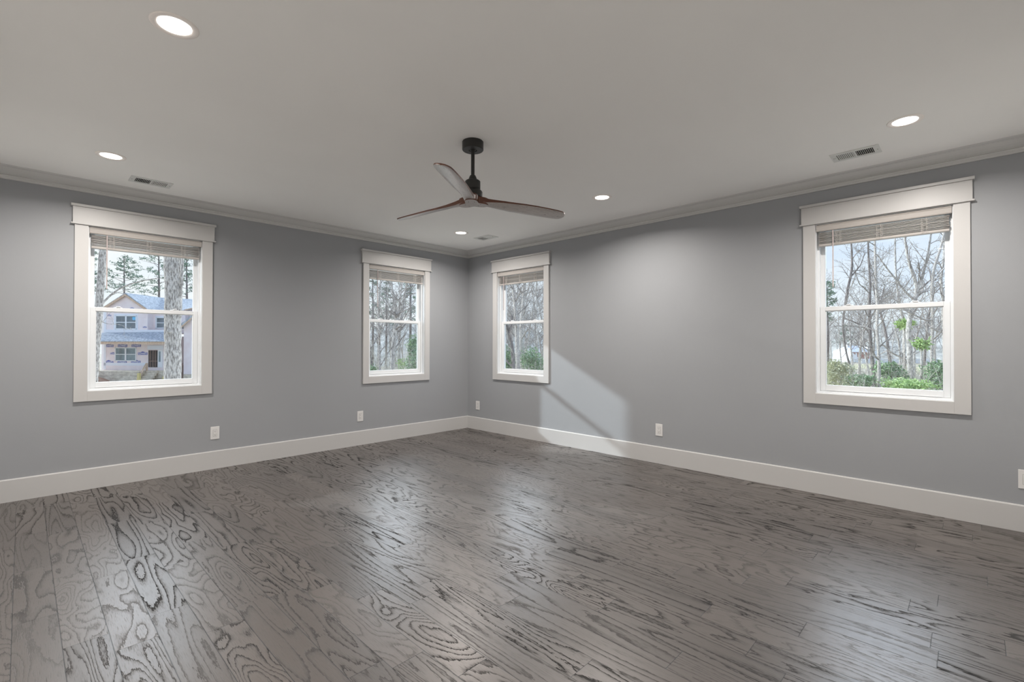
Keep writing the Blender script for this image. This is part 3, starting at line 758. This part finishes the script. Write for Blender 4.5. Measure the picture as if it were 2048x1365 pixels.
shrub('leafy_shrub', 'tall leafy green shrub at the right of the left corner window', 829, 46, 2.4, 6.2, m_ever, 57, 1900, .16)
shrub('leafy_shrub', 'sparse yellow green sapling low in the left corner window', 806, 48, 1.6, 3.4, m_lime, 58, 500, .13)
shrub('leafy_shrub', 'green thicket at the right of the right corner window', 1068, 41, 2.8, 4.4, m_ever, 59, 2200, .14)
shrub('leafy_shrub', 'dark green shrub at the left of the right corner window', 1012, 45, 2.2, 4.6, m_ever, 60, 1500, .14)
shrub('leafy_shrub', 'low green shrub at the foot of the three close trunks', 1038, 52, 3.4, 1.6, m_ever, 61, 1300, .14)
for i_, (px_, m__) in enumerate(((930, m_ever), (1200, m_ever), (1330, m_straw), (1460, m_ever), (1570, m_lime), (1960, m_ever), (2080, m_straw))):
    shrub('leafy_shrub', 'leafy shrub in the wood outside, between the window views', px_, 42+i_ % 3*3, 3.2, 2.8, m__, 90+i_, 1500, .14, group='shrubs between the window views')
def tuft_tree(label, px, Z, ytop, wpx, hpx, seed, tw=4.6):
    rnd = random.Random(seed); base = gpoint(px, Z); top = at(px, ytop, Z)-base; top = Vector((0, 0, (at(px, ytop, Z)-base).z))
    e = empty('leafy_sapling', base, 0, label, 'tree'); k = Z/FPX
    mb = MB(); mb.tube([(0, 0, -.3), (.05, 0, top.z*.5), (0, 0, top.z)], [tw/2*k*1.1, tw/2*k, tw/2*k*.6], 7); mb.build('trunk', m_bark_pale, e)
    mb = MB()
    for q in range(230):
        d = Vector((rnd.gauss(0, 1), rnd.gauss(0, 1), rnd.gauss(.1, .75))).normalized(); c0 = Vector((rnd.gauss(0, .16)*wpx*k, rnd.gauss(0, .16)*wpx*k, top.z+rnd.gauss(0, .14)*hpx*k))
        l = rnd.uniform(.2, .42)*(wpx+hpx)/2*k; b = d.orthogonal().normalized()*.045
        for r_ in (0, 1): mb.add([c0-b, c0+d*l*.5-b*1.5, c0+d*l, c0+d*l*.5+b*1.5], [(0, 1, 2, 3)]); b = b.cross(d)
    mb.build('foliage', m_lime, e)
tuft_tree('young pale tree topped by a bright green tuft in the large right window', 1843, 41, 690, 30, 26, 62)
tuft_tree('taller young tree with a green leafy cluster beside the stout trunk', 1809, 47, 648, 44, 20, 63, 3)

# --- pines
def pine(label, px, Z, ytop, ybot, wpx, seed, nb=20, group='pines behind the pink house', side=0, ground=None):
    rnd = random.Random(seed); base = gpoint(px, Z); k = Z/FPX
    zt = (688-ytop)*k+1.3-GZ; zb = (688-ybot)*k+1.3-GZ; e = empty('pine_tree', base, 0, label, 'tree', group)
    mb = MB(); mb.tube([(0, 0, -.3), (.1, 0, zt*.5), (0, .1, zt)], [.22, .17, .05], 8)
    nb = [(zb+(zt-zb)*(i/nb)**.9) for i in range(nb)]; fb = MB()
    for i, z in enumerate(nb):
        a = i*2.4+rnd.uniform(-.4, .4); f = (z-zb)/(zt-zb); L = wpx*k/2*(1.0-.75*f**1.5)*rnd.uniform(.6, 1.15)
        d = Vector((math.cos(a), math.sin(a), rnd.uniform(.0, .35)))
        P, Q, _ = wander((0, 0, z), d, L, .05, .015, 5, rnd, .1, .03); mb.tube(P, Q, 4)
        for j in range(2, 6):
            if rnd.random() < .25: continue
            for h in range(2):
                o = Vector((rnd.uniform(-.7, .7), rnd.uniform(-.7, .7), rnd.uniform(-.1, .6)))
                leaves(fb, P[j]+o*(.6+L*.12), (.34+L*.06, .34+L*.06, .26), 15, .15, rnd, .0, .8)
    mb.build('trunk', m_bark_dark, e); fb.build('needles', m_pine, e)
pine('pine with a rounded crown above the peak of the pink house', 247, 78, 516, 592, 86, 71, 22)
pine('pine seen through branches left of the thick rough trunk', 316, 74, 470, 598, 90, 72, 24)
pine('pine to the right of the thick rough trunk', 372, 70, 500, 600, 74, 73, 20)
pine('pine at the left edge of the house window', 178, 76, 490, 585, 60, 74, 16)
pine('pine crown high in the left corner window', 820, 70, 500, 640, 60, 75, 22, 'pines in the wood')
pine('slim pine in the left half of the left corner window', 745, 76, 540, 660, 40, 76, 14, 'pines in the wood')
pine('green pine behind the forked grey trunk', 772, 82, 560, 650, 46, 77, 14, 'pines in the wood')
pine('small pine at the left edge of the large right window', 1655, 60, 560, 640, 40, 78, 12, 'pines in the wood')
for i, px in enumerate((1690, 1770, 1800)):
    pine(['dark pine far behind the brick house', 'green pine on the far wood line right of the pale trunk', 'pine on the far wood line left of the stout trunk'][i], px, 150+i*8, 648, 690, 34, 80+i, 14, 'pines on the far wood line')

# ================================================================== HOUSE UNDER CONSTRUCTION
m_wrap = mat('house_wrap_pink', two((.90, .77, .76), (.97, .87, .86), 1.2), rough=.6)
m_wrapw = mat('house_wrap_white', two((.94, .91, .91), (.98, .96, .96), 1.5), rough=.6)
m_tape = mat('flashing_tape', col=(.86, .88, .93), rough=.5)
m_shing = mat('grey_shingle', two((.33, .36, .40), (.60, .63, .66), 5, (1, 1, 1), .3, .4, .6), rough=.85)
m_lumber = mat('raw_lumber', two((.58, .40, .28), (.78, .60, .44), 3, (4, 4, .6)), rough=.8)
m_block = mat('concrete_block', two((.58, .49, .37), (.88, .78, .62), 2.5, (1, 1, 2)), rough=.9)
m_wglass = mat('far_window_glass', two((.10, .16, .19), (.24, .34, .38), .8), rough=.12, spec=.8)
m_dark = mat('dark_interior', col=(.035, .028, .03), rough=.9)
m_wfr = mat('far_window_frame', col=(.88, .90, .92), rough=.5)
m_logo = mat('logo_blue', col=(.10, .12, .42), rough=.6)
m_letter = mat('logo_white', col=(.88, .88, .92), rough=.6)
m_brickd = mat('brown_sheathing', two((.20, .13, .11), (.34, .24, .20), 2), rough=.9)
m_yel = mat('yellow_plastic', col=(.75, .62, .25), rough=.6)
ZH = 55.0; k = ZH/FPX/6.204
hp = at(170+600/6.204, 688, ZH); HE = empty('unfinished_house', (hp.x, hp.y, GZ), R(YAW-90), 'two storey house under construction in pink and white wrap', 'house')
def hx(u): return (u-600)*k
def hz(v): return 1.3-GZ+(794-v)*k
def hbox(name, u0, v0, u1, v1, y0, y1, m, parent=HE, **p):
    return MB().box(hx(u0), y0, hz(v1), hx(u1), y1, hz(v0)).build(name, m, parent, **p)
# upper storey gabled bay
mb = MB(); mb.prism([(hx(235), hz(660)), (hx(775), hz(660)), (hx(775), hz(352)), (hx(515), hz(190)), (hx(255), hz(345)), (hx(235), hz(345))], 1, 0, 5)
mb.build('gable_bay', m_wrap, HE)
hbox('upper_wall', 775, 360, 1175, 660, .9, 7, m_wrap)
MB().box(hx(170), .4, hz(1290), hx(236), 8, hz(350)).build('side_wall', m_wrapw, HE)
# gable roof: two slabs with lumber rakes
mb = MB(); th = .16
mb.prism([(hx(515), hz(172)), (hx(255), hz(338)), (hx(240), hz(348)), (hx(240), hz(340)), (hx(515), hz(160))], 1, -.25, 6)
mb.prism([(hx(515), hz(172)), (hx(765), hz(352)), (hx(785), hz(365)), (hx(785), hz(355)), (hx(515), hz(160))], 1, -.25, 6)
mb.build('gable_roof', m_shing, HE)
mb = MB(); mb.prism([(hx(515), hz(200)), (hx(262), hz(358)), (hx(240), hz(362)), (hx(240), hz(344)), (hx(515), hz(176))], 1, -.32, -.22)
mb.prism([(hx(515), hz(200)), (hx(762), hz(372)), (hx(788), hz(380)), (hx(788), hz(362)), (hx(515), hz(176))], 1, -.32, -.22)
mb.build('rake_board', m_lumber, HE)
# main roof, ridge parallel to the front
mb = MB(); mb.add([(hx(400), .6, hz(368)), (hx(1180), .6, hz(368)), (hx(1180), 5.5, hz(192)), (hx(520), 5.5, hz(160)), (hx(400), 10.5, hz(368)), (hx(1180), 10.5, hz(368))],
                  [(0, 1, 2, 3), (3, 2, 5, 4), (0, 3, 4), (1, 5, 2)]); mb.build('main_roof', m_shing, HE)
# porch
mb = MB(); mb.add([(hx(185), -.1, hz(655)), (hx(1170), -.1, hz(640)), (hx(1170), -2.2, hz(758)), (hx(232), -2.2, hz(758)),
                   (hx(185), -.1, hz(700)), (hx(1170), -.1, hz(700)), (hx(1170), -2.2, hz(768)), (hx(232), -2.2, hz(768))],
                  [(0, 3, 2, 1), (4, 5, 6, 7), (3, 7, 6, 2), (0, 4, 7, 3), (1, 2, 6, 5), (0, 1, 5, 4)]); mb.build('porch_roof', m_shing, HE)
mb = MB(); mb.box(hx(245), -2.1, hz(798), hx(1165), -1.95, hz(766)); mb.box(hx(245), -2.1, hz(798), hx(262), 0, hz(766)); mb.build('porch_beam', m_lumber, HE)
hbox('lower_wall', 235, 700, 1175, 1130, 0, 5, m_wrap)
hbox('flashing', 235, 618, 1000, 655, -.06, 0, m_tape)
hbox('lower_flashing', 235, 1028, 780, 1062, -.03, 0, m_tape)
hbox('corner_flashing', 235, 400, 262, 1110, -.03, 0, m_tape)
for u0, v1 in ((270, 1145), (333, 1285)): hbox('post', u0, 796, u0+20, v1, -2.05, -1.85, m_lumber)
hbox('porch_foundation', 262, 1120, 856, 1300, -2.2, 0, m_block)
hbox('porch_foundation', 856, 1120, 1175, 1300, -1.0, 0, m_block)
mb = MB()
for i in range(6): mb.box(hx(866), -1.0-.28*(i+1), hz(1118+i*28+34), hx(992), -1.0-.28*i, hz(1118+i*28))
mb.build('porch_steps', m_block, HE)
for (ua, ub) in ((858, 905), (845, 888)):
    mb = MB(); mb.tube([(hx(ua), -1.0, hz(1030)), (hx(ub), -2.9, hz(1215))], .07, 4, smooth=False); mb.tube([(hx(ua), -1.0, hz(1030)), (hx(ua), -1.0, hz(1120))], .06, 4, smooth=False)
    mb.tube([(hx(ub), -2.85, hz(1215)), (hx(ub), -2.85, hz(1290))], .06, 4, smooth=False); mb.build('stair_rail', m_lumber, HE)
def far_window(u0, v0, u1, v1, y, cols, rows=2, sticker=False):
    f = MB(); W = 11
    for a in (u0, u1-W): f.box(hx(a), y-.08, hz(v1), hx(a+W), y+.05, hz(v0))
    for a in (v0, v1-W): f.box(hx(u0), y-.08, hz(a+W), hx(u1), y+.05, hz(a))
    for c in range(1, cols): uc = u0+(u1-u0)*c/cols; f.box(hx(uc-9), y-.08, hz(v1), hx(uc+9), y+.05, hz(v0))
    vc = (v0+v1)/2; f.box(hx(u0), y-.09, hz(vc+5), hx(u1), y+.05, hz(vc-4))
    fo = f.build('window', m_wfr, HE)
    MB().box(hx(u0+4), y-.02, hz(v1-4), hx(u1-4), y+.03, hz(v0+4)).build('pane', m_wglass, fo)
    if sticker: MB().box(hx(590), y-.05, hz(498), hx(628), y-.02, hz(458)).build('sticker', mat('blue_sticker', col=(.15, .55, .85)), fo)
hbox('window_flashing', 358, 418, 656, 628, -.02, 0, m_tape); hbox('window_flashing', 800, 440, 948, 606, .88, .9, m_tape)
far_window(378, 438, 642, 612, 0, 2, sticker=True); far_window(810, 455, 938, 598, .9, 1); far_window(376, 836, 642, 1008, 0, 2)
d = hbox('front_door', 792, 872, 906, 1082, -.05, .02, m_dark, label='dark open doorway')
for q in (812, 848, 876): MB().box(hx(q), -.09, hz(1080), hx(q+7), -.05, hz(874)).build('stud', m_brickd, d)
MB().box(hx(794), -.10, hz(1010), hx(904), -.08, hz(1002)).build('crossbar', m_brickd, d)
s_ = hbox('sidelight', 908, 866, 966, 1086, -.07, .02, m_wfr); MB().box(hx(922), -.09, hz(1015), hx(944), -.07, hz(886)).build('pane', m_wglass, s_)
hbox('door_header', 780, 812, 972, 862, -.06, 0, m_tape)
# logos on the wrap, each a blue gabled plate with white letters
def lettering(txt, size):
    cu = bpy.data.curves.new('lettering', 'FONT'); cu.body = txt; cu.size = size; cu.align_x = 'CENTER'; cu.align_y = 'CENTER'; cu.extrude = .004; cu.offset = size*.018; cu.resolution_u = 3
    o = bpy.data.objects.new('tmp_text', cu); COL.objects.link(o)
    me = bpy.data.meshes.new_from_object(o.evaluated_get(bpy.context.evaluated_depsgraph_get())); bpy.data.objects.remove(o); me.materials.clear(); me.materials.append(m_letter); return me
LT = lettering("LOWE'S", .27)
def logo(u, v, s=1.0, y=-.012, clip=None):
    w2, h2 = .54*s, .16*s
    u0, u1 = -w2, w2
    mb = MB(); mb.prism([(u0, -h2), (u1, -h2), (u1, h2*.75), (u1*.55, h2*.8), (0, h2*1.55), (u0*.55, h2*.8), (u0, h2*.75)], 1, -.006, .006)
    o = mb.build('wrap_logo', m_logo, HE); o.location = (hx(u), y, hz(v))
    l = bpy.data.objects.new('lettering', LT); COL.objects.link(l); l.parent = o; l.rotation_euler = (PI/2, 0, 0); l.scale = (s*1.0, s, 1); l.location = (0, -.012, -.02*s)
for (u, v) in ((296, 815), (467, 813), (637, 813), (718, 912), (296, 1020), (463, 1022), (633, 1015)): logo(u, v)
for (u, v) in ((352, 912),): logo(u, v, .62)
for (u, v) in ((300, 440), (300, 628), (742, 585), (580, 350)): logo(u, v, .4)
for i in range(5): logo(250, 900+i*0, .01) if False else None
# right wing
mb = MB(); mb.box(hx(1165), 2.0, hz(1290), hx(1262), 9, hz(560)); mb.build('wing_side_wall', m_wrapw, HE)
mb = MB(); mb.box(hx(1262), -.5, hz(1165), hx(1700), 7, hz(500)); mb.build('wing_wall', m_wrap, HE)
mb = MB(); mb.box(hx(1262), -.52, hz(1300), hx(1700), 7, hz(1165)); mb.build('wing_foundation', m_block, HE)
mb = MB(); mb.add([(hx(1150), .9, hz(598)), (hx(1250), .9, hz(598)), (hx(1410), -.9, hz(480)), (hx(1700), -.9, hz(480)), (hx(1700), 4, hz(330)), (hx(1410), 4, hz(330)), (hx(1150), 4, hz(560))],
                  [(0, 1, 2, 3, 4, 5, 6)]); mb = MB()
mb.prism([(hx(1150), hz(600)), (hx(1240), hz(592)), (hx(1400), hz(455)), (hx(1400), hz(425)), (hx(1235), hz(565)), (hx(1150), hz(575))], 1, -.9, 2); mb.build('wing_low_roof', m_shing, HE)
mb = MB(); mb.prism([(hx(1150), hz(612)), (hx(1245), hz(606)), (hx(1405), hz(468)), (hx(1405), hz(455)), (hx(1240), hz(592)), (hx(1150), hz(600))], 1, -.95, -.8); mb.build('fascia_board', m_lumber, HE)
hbox('wing_upper_wall', 1175, 340, 1560, 600, 1.6, 7, m_wrap)
mb = MB(); mb.add([(hx(1175), .9, hz(362)), (hx(1560), .9, hz(280)), (hx(1560), 5, hz(90)), (hx(1175), 5, hz(192)), (hx(1175), 9, hz(362)), (hx(1560), 9, hz(280))],
                  [(0, 1, 2, 3), (3, 2, 5, 4), (0, 3, 4), (1, 5, 2)]); mb.build('wing_roof', m_shing, HE)
mb = MB(); mb.add([(hx(1165), .82, hz(372)), (hx(1560), .82, hz(290)), (hx(1560), .82, hz(278)), (hx(1165), .82, hz(358)), (hx(1165), .9, hz(372)), (hx(1560), .9, hz(290)), (hx(1560), .9, hz(278)), (hx(1165), .9, hz(358))],
                  [(0, 1, 2, 3), (7, 6, 5, 4), (0, 4, 5, 1), (3, 2, 6, 7), (0, 3, 7, 4), (1, 5, 6, 2)]); mb.build('fascia_board', m_lumber, HE)
far_window(1180, 440, 1218, 545, 1.6, 1)
for vv in (640, 860, 950):
    for uu in (1185, 1215, 1247): logo(uu, vv, .16, 1.98)
hbox('crawlspace_cover', 1165, 1035, 1232, 1290, .2, 2.0, m_brickd)
# site things
def sitebox(name, label, cat, u0, u1, h, y, m):
    c = HE.matrix_basis @ Vector((hx((u0+u1)/2), y, 0)); w_ = hx(u1)-hx(u0)
    e = MB()
    e.prism([(-w_/2, 0), (w_/2, 0), (w_*.42, h), (-w_*.42, h)], 1, -w_/2, w_/2); o = e.build(name, m); o.location = (c.x, c.y, GZ); o.rotation_euler = (0, 0, R(YAW-90)); return tag(o, label, cat)
HE.matrix_basis
sitebox('plastic_bin', 'yellow bin on the ground beside the right wing of the pink house', 'bin', 1252, 1298, .78, -3.5, m_yel)
sitebox('plywood_board', 'yellow board leaning by the porch steps left of the thick trunk', 'board', 962, 990, 1.15, -3.6, m_yel)
cp = gpoint(195, 50)
mb = MB(); rc = random.Random(9)
pts = [(math.cos(a)*6*rc.uniform(.8, 1.1), math.sin(a)*4*rc.uniform(.8, 1.1)) for a in [i*2*PI/16 for i in range(16)]]
mb.add([(0, 0, 1.3)]+[(x*.6, y*.6, .9) for x, y in pts]+[(x, y, -.1) for x, y in pts], [(0, 1+i, 1+(i+1) % 16) for i in range(16)]+[(1+i, 17+i, 17+(i+1) % 16, 1+(i+1) % 16) for i in range(16)], True)
o = mb.build('dirt_mound', m_clay); o.location = cp+Vector((-3.5, 3, 0)); tag(o, 'heap of red clay at the left of the unfinished porch', 'dirt mound')

# ================================================================== FAR BRICK HOUSE
m_brick = mat('red_brick', two((.42, .20, .17), (.56, .31, .26), 2.0), rough=.9)
m_roofp = mat('pale_roof', col=(.62, .66, .74), rough=.6)
ZB = 120.0; kb = ZB/FPX/6.203
bp = at(1620+640/6.203, 688, ZB); BE = empty('brick_house', (bp.x, bp.y, GZ), R(YAW-90), 'distant red brick house with a pale roof seen through the bare trees', 'house')
def bx_(u): return (u-640)*kb
def bz(v): return 1.3-GZ+(546-v)*kb
MB().box(bx_(540), 0, 0, bx_(735), 7, bz(625)).build('brick_wall', m_brick, BE)
mb = MB(); mb.add([(bx_(520), -.4, bz(632)), (bx_(745), -.4, bz(632)), (bx_(725), 3.5, bz(552)), (bx_(575), 3.5, bz(552)), (bx_(520), 7.5, bz(632)), (bx_(745), 7.5, bz(632))],
                  [(0, 1, 2, 3), (3, 2, 5, 4), (0, 3, 4), (1, 5, 2), (0, 4, 5, 1)]); mb.build('roof', m_roofp, BE)
mb = MB(); mb.prism([(bx_(440), 0), (bx_(545), 0), (bx_(545), bz(700)), (bx_(455), bz(618))], 1, -1.5, 5); mb.build('side_gable', m_wfr, BE)
MB().box(bx_(562), -.05, bz(690), bx_(582), .05, bz(640)).build('window', m_wfr, BE)
MB().box(bx_(565), 3, bz(560), bx_(590), 4, bz(540)).build('chimney', m_wfr, BE)
mb = MB(); mb.prism([(bx_(780), 0), (bx_(960), 0), (bx_(960), bz(670)), (bx_(870), bz(570)), (bx_(780), bz(600))], 1, 2, 9); mb.build('white_wing', m_wfr, BE)
mb = MB(); mb.box(-6, -8.1, .0, 12, -8, 1.1)
fe = mb.build('white_fence', m_wfr); fe.location = (bp.x, bp.y, GZ); fe.rotation_euler = (0, 0, R(YAW-90)); tag(fe, 'long low white fence in front of the distant brick house', 'fence')
lp = gpoint(1735, 92); mb = MB(); mb.box(-16, -22, -.3, 22, 14, .02); o = mb.build('ground_lawn', m_lawn, kind='structure'); o.location = lp; o.rotation_euler = (0, 0, R(YAW-90))
